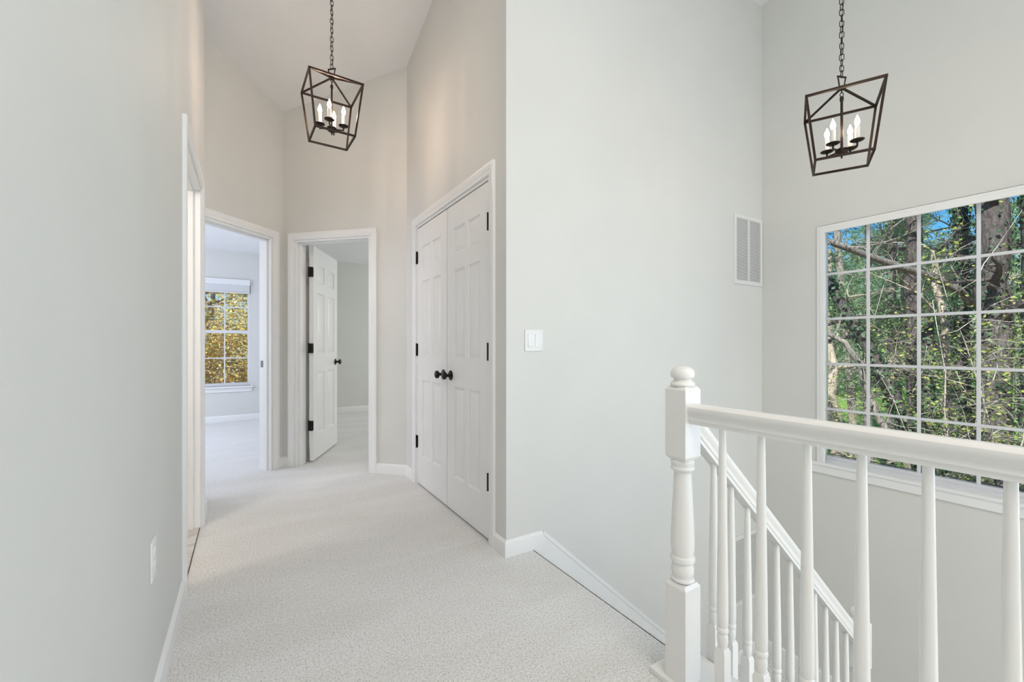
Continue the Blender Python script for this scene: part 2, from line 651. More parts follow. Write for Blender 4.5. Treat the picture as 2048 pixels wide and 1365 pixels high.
# the stair skirt: same moulding running down the wall at the pitch of the stairs
SL = .905
SKX = SK0 + (.085 - (LAND + .085)) / SL
mb = MB()
zt = lambda x: .085 - SL * (x - SK0)
mb.extrude([(1.28, YS, .03), (SK0, YS, .03), (SK0, YS, .085), (SKX, YS, LAND + .085), (SKX, YS, LAND - .1), (2.75, YS, LAND - .1), (1.28, YS, -.40)], (0, -.012, 0))
mb.extrude([(SK0 - .003, YS, .0852), (SKX, YS, LAND + .085), (SKX, YS, LAND + .060), (SK0 - .003, YS, .060)], (0, -.0150, 0))
mb.build('baseboard_stairs', M['trim'], kind='structure')
baseboard('baseboard_landing', [(SKX, YS), (XW, YS), (XW, -.1)], -1, LAND)

# door casings ---------------------------------------------------------
CP = [(0, 0), (0, .009), (.006, .0115), (.020, .0115), (.026, .0150), (.040, .0165), (.055, .0175), (.0615, .016), (.0615, 0)]


def casing(mb, a, b, z, n):
    """around an opening from a to b (plan points), head at z, proud along n"""
    a, b = Vector((*a, 0)), Vector((*b, 0))
    mb.sweep([a, Vector((a.x, a.y, z)), Vector((b.x, b.y, z)), b], n, CP, side)
    return mb


def doorframe(name, a, b, out, thick, z=DT, label=None, back=True, stop=None):
    """casing on the hall side and the room side, jamb lining and stop"""
    A, B = Vector((*a, 0)), Vector((*b, 0))
    n_in = -Vector((*out, 0)).normalized()
    o = Vector((*out, 0)).normalized() * thick
    d = (B - A).normalized()
    Z = Vector((0, 0, 1))
    mb = MB()
    inward = n_in.cross((Vector((0, 0, 1))))     # direction of N x dir for the first, upward leg
    side = 1 if inward.dot(-d) > 0 else -1
    r = .004
    a2, b2 = A - d * r, B + d * r
    mb.sweep([a2, a2 + Z * (z + r), b2 + Z * (z + r), b2], n_in, CP, side)
    if back:
        n2 = -n_in
        inward2 = n2.cross(Z)
        side2 = 1 if inward2.dot(-d) > 0 else -1
        mb.sweep([a2 + o, a2 + o + Z * (z + r), b2 + o + Z * (z + r), b2 + o], n2, CP, side2)
    t = .016   # lining
    path = [A, A + Z * z, B + Z * z, B]
    # lining: thin board the depth of the wall, inside the opening
    ins = lambda k: [A + d * k, A + d * k + Z * (z - k), B - d * k + Z * (z - k), B - d * k]
    p0, p1 = ins(0), ins(t)
    for i in range(3):
        q = [p0[i], p0[i + 1], p1[i + 1], p1[i]]
        mb.extrude([v for v in q], o)
    if stop is not None:
        s0, s1 = stop
        p2 = ins(t + .011)
        for i in range(3):
            q = [p1[i] + o.normalized() * s0, p1[i + 1] + o.normalized() * s0, p2[i + 1] + o.normalized() * s0, p2[i] + o.normalized() * s0]
            mb.extrude(q, o.normalized() * (s1 - s0))
    return mb.build(name, M['trim'], kind='structure', label=label, smooth=20)


doorframe('trim_1', (XL, LD0 + .0), (XL, LD1), (-1, 0), .115, stop=(.035, .07), label='white casing and jamb of the bathroom doorway on the left wall')
tc = doorframe('trim_2', tuple(onC(C0)), tuple(onC(C1)), (-1, 1), .12, stop=(.035, .07), label='white casing and jamb of the left bedroom doorway')
td = doorframe('trim_3', tuple(uD(D0)), tuple(uD(D1)), (1, 1), .12, stop=(.03, .075), label='white casing and jamb around the open six panel door')
te = doorframe('trim_4', (XC, K0), (XC, K1), (1, 0), .115, back=False, label='white casing around the closet double doors')
# strike plate on the right jamb of the left bedroom doorway
sp_ = onC(C1 - .0172)
n_ = Vector((-1, 1)).normalized()
mb = MB()
Ms = Matrix.Translation((sp_.x, sp_.y, 0)) @ Matrix.Rotation(radians(45), 4, 'Z')
mb.box((-.0015, .078, .90), (.0015, .106, .958), .001, Ms)
mb.box((-.003, .083, .915), (.001, .097, .943), 0, Ms)
sk = mb.build('strike_plate', M['steel'], tc)

# ---------------------------------------------------------------- six panel doors


def leaf_mesh(W_, H_, T_, cols, rows):
    """a slab from x 0..W, y 0..T, z 0..H with raised panels on both faces"""
    bm = bmesh.new()
    xs = sorted({0, W_, *[v for c_ in cols for v in c_]})
    zs = sorted({0, H_, *[v for r_ in rows for v in r_]})

    def face(y, sgn):
        for i in range(len(xs) - 1):
            for j in range(len(zs) - 1):
                x0, x1, z0, z1 = xs[i], xs[i + 1], zs[j], zs[j + 1]
                isp = any(abs(x0 - c_[0]) < 1e-6 for c_ in cols) and any(abs(z0 - r_[0]) < 1e-6 for r_ in rows)
                if not isp:
                    bm.faces.new([bm.verts.new(p) for p in ((x0, y, z0), (x1, y, z0), (x1, y, z1), (x0, y, z1))])
                    continue
                rings = []
                for ins, dep in ((0, 0), (.005, .008), (.013, .0115), (.019, .0115), (.040, .0025), (.043, .002)):
                    yy = y + sgn * dep
                    rings.append([bm.verts.new(p) for p in ((x0 + ins, yy, z0 + ins), (x1 - ins, yy, z0 + ins), (x1 - ins, yy, z1 - ins), (x0 + ins, yy, z1 - ins))])
                for A, B in zip(rings, rings[1:]):
                    for k in range(4):
                        q = (k + 1) % 4
                        bm.faces.new((A[k], A[q], B[q], B[k]))
                bm.faces.new(rings[-1])
    face(0, 1)
    face(T_, -1)
    for (a, b) in (((0, 0), (W_, 0)), ((W_, 0), (W_, H_)), ((W_, H_), (0, H_)), ((0, H_), (0, 0))):
        bm.faces.new([bm.verts.new(p) for p in ((a[0], 0, a[1]), (b[0], 0, b[1]), (b[0], T_, b[1]), (a[0], T_, a[1]))])
    bmesh.ops.remove_doubles(bm, verts=bm.verts, dist=1e-5)
    m_ = MB(); m_.bm.free(); m_.bm = bm
    return m_


ROWS = [(.225, .815), (.995, 1.575), (1.675, 1.845)]


def knob_mb(proj=.062, r=.0275, rose=.033):
    """a knob on a rose; points along +Y"""
    mb = MB()
    mb.lathe([(rose, 0), (rose, .004), (rose * .9, .007), (.012, .009), (.0105, .013), (.0105, proj * .50), (.015, proj * .56), (r * .85, proj * .62), (r, proj * .76), (r * .93, proj * .90), (r * .6, proj * .985), (0, proj)], 24, axis='Y')
    return mb


# closet pair: built in local space (x along the leaf, y towards the closet), then turned
leafW = (K1 - K0 - .032 - .008) / 2


def closet_leaf(name, hinge_y, direction, label):
    """direction +1: the leaf runs towards +y from its hinge"""
    e = empty(name, (XC + .004, hinge_y, .012), pi / 2, label=label, cat='door', kind='structure')
    cols = [(.105, .105 + (leafW - .255) / 2), (leafW - .105 - (leafW - .255) / 2, leafW - .105)]
    lm = leaf_mesh(leafW, 2.000, .035, cols, ROWS)
    # local x -> world y, local y -> world -x after a quarter turn; shift so that the slab sits inside the wall
    for v in lm.bm.verts:
        x, y, z = v.co
        v.co = ((x if direction > 0 else x - leafW), y - .035, z)
    lf = lm.build('leaf', M['trim'], e, smooth=15)
    k = knob_mb()
    kx = (leafW - .058) * (1 if direction > 0 else -1)
    for v in k.bm.verts:
        v.co = Vector((kx + v.co.x, v.co.y, .884 + v.co.z))
    k.build('knob', M['black'], e, smooth=40)
    for z in (.335, 1.06, 1.785):
        h = MB()
        xo = -.004 * direction
        h.lathe([(.0065, -.046), (.0065, .046)], 12, (xo, .0075, z - .012))
        h.lathe([(.004, -.050), (.0075, -.047), (.0075, -.044)], 12, (xo, .0075, z - .012))
        h.lathe([(.0075, .044), (.0075, .047), (.004, .050)], 12, (xo, .0075, z - .012))
        h.box((xo - .012, -.001, z - .012 - .045), (xo + .012, .0035, z - .012 + .045))
        h.build('hinge', M['black'], e, smooth=30)
    return e


closet_leaf('door_1', K0 + .0165, 1, 'right hand leaf of the white six panel closet double doors')
closet_leaf('door_2', K1 - .0165, -1, 'left hand leaf of the white six panel closet double doors')

# open bedroom door
LW = .735
pin = Vector((.484, 4.372))
ang = radians(64.5)
e = empty('door_3', (pin.x, pin.y, .018), ang, label='white six panel bedroom door standing open into the room', cat='door', kind='structure')
cols = [(.11, .11 + (LW - .33) / 2), (LW - .11 - (LW - .33) / 2, LW - .11)]
lm = leaf_mesh(LW, 2.005, .035, cols, ROWS)
for v in lm.bm.verts:
    v.co = Vector((v.co.x + .006, v.co.y - .041, v.co.z))
lm.build('leaf', M['trim'], e, smooth=15)
for s in (-1, 1):
    k = knob_mb()
    for v in k.bm.verts:
        y = v.co.y
        v.co = Vector((LW - .06 + v.co.x, (-.041 - y) if s < 0 else (-.006 + y), .895 + v.co.z))
    k.build('knob', M['black'], e, smooth=40)
h = MB(); h.box((LW + .0055, -.033, .87), (LW + .0075, -.013, .925)); h.build('latch_plate', M['black'], e)
for z in (.326, 1.047, 1.757):
    h = MB()
    h.lathe([(.007, -.046), (.007, .046)], 12, (0, 0, z))
    h.lathe([(.003, .046), (.006, .050), (0, .054)], 12, (0, 0, z))
    # plate on the leaf edge and plate on the jamb, round cornered
    h.box((.0045, -.040, z - .045), (.0075, 0, z + .045), .0012)
    m_ = Matrix.Rotation(radians(-109.5), 4, 'Z')
    h.box((-.001, -.043, z - .045), (.0045, .0, z + .045), .0012, Matrix.Rotation(radians(-19.5 - 90 + 90 - 90 + 90), 4, 'Z') @ Matrix.Translation((-.008, 0, 0)))
    h.build('hinge', M['black'], e, smooth=30)

# bathroom door, opened into the bathroom against the far jamb
e = empty('door_4', (XL - .125, LD1 - .02, .012), pi, label='white bathroom door standing open beyond the left doorway', cat='door', kind='structure')
LWb = .74
cols = [(.11, .11 + (LWb - .33) / 2), (LWb - .11 - (LWb - .33) / 2, LWb - .11)]
lm = leaf_mesh(LWb, 2.005, .035, cols, ROWS)
for v in lm.bm.verts:
    v.co = Vector((v.co.x + .004, v.co.y, v.co.z))
lm.build('leaf', M['trim'], e, smooth=15)

# ---------------------------------------------------------------- the big window
GX = 3.655
e = empty('window_1', (XW, 0, 0), label='large white grid window over the stair landing', kind='structure')
# everything here is in world metres relative to x = XW
mb = MB()
fw = .034
ff = lambda y0, y1, z0, z1, x0, x1: mb.box((x0 - XW, y0, z0), (x1 - XW, y1, z1), .0015)
gy0, gy1, gz0, gz1 = -.095, 1.483, .290, 1.940
# outer vinyl frame and sash, stepped
for (m0, m1, x0, x1) in ((0, .012, 3.615, 3.70), (.010, .030, 3.640, 3.68)):
    Y0, Y1, Z0, Z1 = WY0 + m0, WY1 - m0 * .6, WZ0 + m0, WZ1 - m0 * .6
    w_ = m1 - m0
    ff(Y0, Y0 + w_, Z0, Z1, x0, x1); ff(Y1 - w_, Y1, Z0, Z1, x0, x1)
    ff(Y0 + w_, Y1 - w_, Z0, Z0 + w_ * 1.6, x0, x1); ff(Y0 + w_, Y1 - w_, Z1 - w_, Z1, x0, x1)
mb.build('window_frame', M['vinyl'], e)
mb = MB()
for k in range(1, 6):
    y = gy1 - .263 * k
    mb.box((3.648 - XW, y - .009, gz0 - .012), (3.662 - XW, y + .009, gz1 + .01), .003)
for z in (1.619, 1.289, .957, .624):
    mb.box((3.647 - XW, gy0 - .01, z - .009), (3.663 - XW, gy1 + .005, z + .009), .003)
mb.build('muntin_grid', M['vinyl'], e)
mb = MB()
for (a, b, c_, d_) in ((gy1 - .0035, gy1 + .004, gz0 - .004, gz1 + .004), (gy0, gy0 + .003, gz0, gz1), (gy0 + .003, gy1 - .0035, gz1 - .002, gz1 + .004), (gy0 + .003, gy1 - .0035, gz0 - .004, gz0 + .002)):
    mb.box((3.6632 - XW, a, c_), (3.6638 - XW, b, d_))
mb.build('glazing_gasket', M['gasket'], e)
mb = MB(); mb.box((3.664 - XW, gy0 - .02, gz0 - .02), (3.667 - XW, gy1 + .006, gz1 + .01)); mb.build('glass_pane', M['glass'], e)
# jamb lining, casing, stool and apron
mb = MB()
mb.box((.0, WY1 - .006, WZ0), (.16, WY1 + .004, WZ1)); mb.box((.0, WY0 - .004, WZ0), (.16, WY0 + .006, WZ1)); mb.box((.0, WY0, WZ1 - .006), (.16, WY1, WZ1 + .004))
mb.sweep([(0, WY1, WZ0), (0, WY1, WZ1), (0, WY0, WZ1), (0, WY0, WZ0)], (-1, 0, 0), [(a * .84, b) for a, b in CP], -1)
wc = mb.build('window_casing', M['trim'], e, smooth=20)
mb = MB()
mb.box((-.022, WY0 - .055, WZ0 - .020), (.16, WY1 + .055, WZ0 + .001), .002)
mb.build('window_sill', M['trim'], e)
mb = MB()
mb.box((-.014, WY0 - .05, WZ0 - .078), (0.0, WY1 + .05, WZ0 - .019), .003)
mb.build('window_apron', M['trim'], e)

# the bedroom window
e = empty('window_2', (0, YB, 0), label='white double hung window seen through the left bedroom doorway', kind='structure')
mb = MB()
y0, y1 = .03, .10
for (a, b, c_, d_) in ((BW0, BW0 + .035, BZ0, BZ1), (BW1 - .035, BW1, BZ0, BZ1), (BW0 + .035, BW1 - .035, BZ0, BZ0 + .045), (BW0 + .035, BW1 - .035, BZ1 - .035, BZ1)):
    mb.box((a, y0, c_), (b, y1, d_), .002)
mb.box((BW0 + .034, .045, 1.262), (BW1 - .034, .085, 1.306), .002)
mb.build('window_frame', M['vinyl'], e)
mb = MB()
xm = (BW0 + BW1) / 2
mb.box((xm - .008, .058, BZ0 + .04), (xm + .008, .072, BZ1 - .03))
for z in (1.64, .905):
    mb.box((BW0 + .03, .057, z - .008), (BW1 - .03, .073, z + .008))
mb.build('muntin_grid', M['vinyl'], e)
mb = MB(); mb.box((BW0 + .03, .074, BZ0 + .04), (BW1 - .03, .077, BZ1 - .03)); mb.build('glass_pane', M['glass'], e)
mb = MB()
mb.box((BW0 - .05, -.045, BZ0 - .022), (BW1 + .035, .03, BZ0), .002)
mb.build('window_sill', M['trim'], e)
mb = MB()
mb.box((BW0 - .035, -.016, BZ0 - .082), (BW1 + .022, 0, BZ0 - .022), .002)
mb.build('window_apron', M['trim'], e)
# raised blind: head valance and the stack of slats
e = empty('window_blind', (xm, YB, 1.84), label='white slatted blind pulled up at the top of the bedroom window', cat='blind')
hw = (BW1 - BW0) / 2
mb = MB(); mb.box((-hw + .002, -.028, .115), (hw - .002, -.010, .198), .002); mb.box((-hw + .004, -.012, .15), (hw - .004, .028, .19)); mb.build('head_rail', M['blind'], e)
mb = MB()
for k in range(11):
    z = .020 + k * .0084
    mb.box((-hw + .008, -.024 + .002 * (k % 2), z), (hw - .008, .026, z + .0068))
mb.build('slats', M['blind'], e)
mb = MB(); mb.box((-hw + .008, -.024, 0), (hw - .008, .026, .016), .003); mb.build('bottom_rail', M['blind'], e)

# ---------------------------------------------------------------- railings


def newel(parent, loc, total=None, name='newel_post', scale_low=1.0):
    """square and turned post; z measured from its foot. Lengths follow the upper post."""
    o = MB()
    s = .038
    low_top = .314 * scale_low
    sh = low_top - .314

    def block(z0, z1, lo, hi):
        # a square block whose ends are cut to a shallow pyramid
        c_ = .011
        pts = []
        rings = []
        spec = []
        if lo: spec.append((z0, s * .80))
        spec.append((z0 + (c_ if lo else 0), s)); spec.append((z1 - (c_ if hi else 0), s))
        if hi: spec.append((z1, s * .80))
        for z, w in spec:
            rings.append([o.bm.verts.new((x * w, y * w, z)) for x, y in ((-1, -1), (1, -1), (1, 1), (-1, 1))])
        for A, B in zip(rings, rings[1:]):
            for k in range(4):
                q = (k + 1) % 4
                o.bm.faces.new((A[k], A[q], B[q], B[k]))
        o.bm.faces.new(rings[0][::-1]); o.bm.faces.new(rings[-1])
    block(0, low_top, False, True)
    turned = [(.024, .312), (.034, .318), (.0365, .323), (.034, .329), (.030, .331), (.0355, .345), (.0345, .360), (.0320, .372), (.031, .376), (.0375, .382), (.0385, .389), (.0365, .396), (.0325, .400), (.0335, .404), (.0365, .425), (.0365, .45), (.0340, .52), (.0300, .60), (.0272, .655), (.0270, .668), (.0345, .674), (.0375, .680), (.0350, .687), (.0335, .689), (.0365, .695), (.0375, .702), (.034, .708), (.026, .714)]
    o.lathe([(r, z + sh) for r, z in turned], 32)
    block(.710 + sh, .946 + sh, True, True)
    top = [(.024, .944), (.0375, .947), (.0385, .952), (.0355, .958), (.0300, .962), (.0275, .967), (.0285, .970), (.0355, .974), (.0375, .980), (.0372, .988), (.0345, .997), (.0275, 1.005), (.016, 1.0095), (0, 1.011)]
    o.lathe([(r, z + sh) for r, z in top], 32)
    ob = o.build(name, M['rail'], parent, smooth=28)
    ob.location = loc
    return ob


def baluster_mb(length):
    """foot at z 0; square foot block, turned neck and long taper up to the rail"""
    o = MB()
    s = .0160
    b_ = .168
    rings = []
    for z, w in ((0, s), (b_, s), (b_ + .012, s * .72)):
        rings.append([o.bm.verts.new((x * w, y * w, z)) for x, y in ((-1, -1), (1, -1), (1, 1), (-1, 1))])
    for A, B in zip(rings, rings[1:]):
        for k in range(4):
            q = (k + 1) % 4
            o.bm.faces.new((A[k], A[q], B[q], B[k]))
    o.bm.faces.new(rings[0][::-1]); o.bm.faces.new(rings[-1])
    o.lathe([(.0115, b_ + .006), (.0125, b_ + .014), (.0150, b_ + .028), (.0158, b_ + .040), (.0150, b_ + .050), (.0128, b_ + .056), (.0165, b_ + .060), (.0170, b_ + .065), (.0160, b_ + .070), (.0135, b_ + .073), (.0158, b_ + .080), (.0162, b_ + .11), (.0155, b_ + .2), (.0095, length)], 20)
    return o


RAILP = [(-.020, 0), (-.020, .010), (-.0235, .014), (-.0205, .022), (-.0215, .030), (-.0275, .038), (-.0300, .046), (-.0285, .054), (-.020, .0605), (-.008, .063), (.008, .063), (.020, .0605), (.0285, .054), (.0300, .046), (.0275, .038), (.0215, .030), (.0205, .022), (.0235, .014), (.020, .010), (.020, 0)]
NX, NY = 1.2015, .889
gr = empty('landing_railing', (NX, NY, 0), label='white level guard railing in the foreground with turned balusters and newel', cat='railing')
newel(gr, (0, 0, .020))
mb = MB()
# rail from the newel towards the camera side; local coordinates
mb.sweep([(0, -.036, .850), (0, YBACK - NY, .850)], (0, 0, 1), RAILP, 1)
mb.build('handrail', M['rail'], gr, smooth=40)
mb = MB()
mb.box((1.148 - NX, YBACK - NY, 0), (1.343 - NX, .978 - NY, .020), .003)
mb.box((1.335 - NX, YBACK - NY, -.24), (1.352 - NX, .978 - NY, .0015), .002)
mb.build('base_board', M['rail'], gr)
bproto = None
for k in range(10):
    y = .752 - .1130 * k
    if bproto is None:
        bproto = baluster_mb(.832).build('baluster', M['rail'], gr, smooth=28)
        b_ = bproto
    else:
        b_ = bproto.copy(); COL.objects.link(b_); b_.parent = gr
    b_.location = (0, y - NY, .020)

# descending railing along the stairs
SY = .886
sr = empty('stair_railing', (NX + .039, SY, 0), label='white sloping stair railing going down behind the guard rail', cat='railing')
rs = .915
NLX = 2.545
mb = MB()
x0, x1 = 1.2395, NLX - .036
zr = lambda x: .828 - rs * (x - 1.297) - .082
pr_ = [(a, b * 1.0) for a, b in RAILP]
nrm = Vector((rs, 0, 1)).normalized()
# plumb cut ends: profile heights measured vertically
A_ = [mb.bm.verts.new((x0 - NX - .039, a, zr(x0) + b * sqrt(1 + rs * rs))) for a, b in RAILP]
B_ = [mb.bm.verts.new((x1 - NX - .039, a, zr(x1) + b * sqrt(1 + rs * rs))) for a, b in RAILP]
for j in range(len(RAILP)):
    q = (j + 1) % len(RAILP)
    mb.bm.faces.new((A_[j], A_[q], B_[q], B_[j]))
mb.bm.faces.new(A_[::-1]); mb.bm.faces.new(B_)
mb.build('handrail', M['rail'], sr, smooth=40)
zb = lambda x: -.022 - rs * (x - 1.364)       # top of the sloping base rail
mb = MB()
x0b = 1.346
X0 = x0b - NX - .039; X1 = x1 - NX - .039
mb.extrude([(X0, -.030, zb(x0b) - .022), (X1, -.030, zb(x1) - .022), (X1, -.030, zb(x1)), (X0, -.030, zb(x0b))], (0, .060, 0))
mb.build('base_board', M['rail'], sr)
mb = MB()
mb.extrude([(X0 + .01, -.014, zb(x0b + .01) - .020), (X1, -.014, zb(x1) - .020), (X1, -.014, max(LAND, zb(x1) - .36)), (X0 + .01, -.014, zb(x0b + .01) - .36)], (0, .028, 0))
mb.build('stringer', M['rail'], sr)
sp0 = None
for k in range(11):
    x = 1.364 + .1035 * k
    if x > NLX - .08: break
    if sp0 is None:
        L_ = zr(x) + .004 - zb(x) + .02
        sp0 = baluster_mb(L_).build('baluster', M['rail'], sr, smooth=28)
        b_ = sp0
    else:
        b_ = sp0.copy(); COL.objects.link(b_); b_.parent = sr
    b_.location = (x - NX - .039, 0, zb(x) - .017)
newel(sr, (NLX - NX - .039, 0, LAND), scale_low=1.56)

# ---------------------------------------------------------------- carpeted stairs
st = empty('staircase', (1.322, 1.42, 0), label='carpeted stairs going down beside the wall from the hall to the landing', cat='stairs')
RISE = -LAND / 7
RUN = RISE / SL
mb = MB()
# top nosing
prof = [(0, 0)] + [(.0 + .022 * sin(t), -.022 + .022 * cos(t)) for t in [radians(a) for a in (0, 20, 40, 60, 80, 100, 130, 160)]] + [(-.02, -.05)]
pts = [(-.022 - .004, .42 + .058 * 0, 0)]
mb.extrude([(-.022 + x, -.440, z) for x, z in [(-.004, 0)] + [(.022 * sin(radians(a)), -.022 + .022 * cos(radians(a))) for a in (0, 15, 30, 45, 60, 75, 90, 110, 130, 150, 170)] + [(-.004, -.044)]], (0, .906, 0))
mb.build('top_nosing', M['carpet'], st, smooth=40)
for k in range(1, 7):
    z = -RISE * k
    xa = RUN * (k - 1) - .022
    mb = MB()
    prof = [(xa, z), (xa, z - .3)] + [(xa + RUN - .006, z - .3), (xa + RUN - .006, z - .046)]
    prof += [(xa + RUN + .022 * sin(radians(a)), z - .022 + .022 * cos(radians(a))) for a in (170, 140, 110, 90, 60, 30, 0)]
    mb.extrude([(x, -.50, zz) for x, zz in prof], (0, .966, 0))
    mb.build('step', M['carpet'], st, smooth=30)
mb = MB()
mb.prism([(2.61, -.1), (XW, -.1), (XW, YS), (2.61, YS)], LAND - .24, LAND)
mb.build('floor_landing', M['carpet'], kind='structure', label='carpeted stair landing under the large window')
st2 = empty('lower_staircase', (2.61, .38, LAND), label='lower carpeted stair flight below the landing', cat='stairs')
for k in range(1, 7):
    mb = MB()
    mb.box((-RUN * k, -.46, -RISE * k - .3), (-RUN * (k - 1), .46, -RISE * k), .01)
    mb.build('step', M['carpet'], st2)
mb = MB()
mb.prism([(1.2, -2.35), (XW + .1, -2.35), (XW + .1, 2.0), (1.2, 2.0)], LOW - .1, LOW)
mb.build('floor_lower', M['carpet'], kind='structure')

# ---------------------------------------------------------------- return air grilles


def grille(loc, label):
    g = empty('air_vent', loc, label=label, cat='air vent')
    w, h_ = .395, .540
    mb = MB()
    t = .028
    for (a, b, c_, d_) in ((0, t, 0, h_), (w - t, w, 0, h_), (t, w - t, 0, t), (t, w - t, h_ - t, h_), (w * .5 - .009, w * .5 + .009, t, h_ - t)):
        mb.box((a, -.010, c_), (b, 0, d_), .0015)
    mb.build('frame', M['grille'], g)
    mb = MB()
    n = 47
    p = (h_ - 2 * t) / n
    for k in range(n):
        z = t + p * (k + .5)
        mb.box((t, -.0062, z - .0031), (w - t, -.0034, z + .0031))
    mb.build('louvres', M['grille'], g)
    mb = MB(); mb.box((t * .6, -.0012, t * .6), (w - t * .6, -.0002, h_ - t * .6)); mb.build('duct_shade_sheet', M['dark'], g)  # dark sheet behind the louvres in place of the shaded duct
    for (x, z) in ((w * .12, t * .45), (w * .88, t * .45), (w * .12, h_ - t * .45), (w * .88, h_ - t * .45)):
        mb = MB(); mb.lathe([(.0035, 0), (.0030, .0015), (0, .002)], 10, axis='Y', m=Matrix.Translation((x, -.0098, z)) @ Matrix.Scale(-1, 4, (0, 1, 0)))
        mb.build('screw', M['grille'], g)
    return g


grille((3.178, YS, 1.572), 'white louvred return air grille high on the wall beside the large window')
grille((3.165, YS, -.925), 'white louvred return air grille low in the stairwell behind the balusters')

# light switch and outlet ------------------------------------------------
e = empty('light_switch', (1.312, YS, 1.122), label='white double rocker light switch on the tall wall beside the closet', cat='light switch')
mb = MB(); mb.box((-.058, -.006, -.058), (.058, 0, .058), .0025); mb.build('face_plate', M['plastic'], e, smooth=30)
for s in (-1, 1):
    mb = MB()
    xx = s * .023
    mb.box((xx - .0185, -.0068, -.0345), (xx + .0185, -.005, .0345), .0005)
    mb.build('switch_frame', M['grille'], e)
    mb = MB()
    pts = [(xx - .0165, -.006, -.0325), (xx - .0165, -.0110 + (.003 if s > 0 else 0), -.0325), (xx - .0165, -.0080, 0), (xx - .0165, -.0110 + (.003 if s < 0 else 0), .0325), (xx - .0165, -.006, .0325)]
    mb.extrude(pts, (.033, 0, 0))
    mb.build('rocker', M['plastic'], e)
e = empty('wall_outlet', (XL, 1.635, .466), label='white electrical outlet low on the near left wall', cat='outlet')
mb = MB(); mb.box((0, -.036, -.058), (.006, .036, .058), .0025); mb.build('face_plate', M['plastic'], e, smooth=30)
for z in (-.0195, .0195):
    mb = MB()
    mb.lathe([(.0165, 0), (.0165, .0075), (.0155, .008)], 24, axis='X', m=Matrix.Translation((0, 0, z)))
    for yy in (-.006, .006):
        mb.box((.0079, yy - .0009, z + .001), (.0083, yy + .0009, z + .008))
    mb.build('socket', M['plastic'], e, smooth=30)

# ---------------------------------------------------------------- pendant lanterns


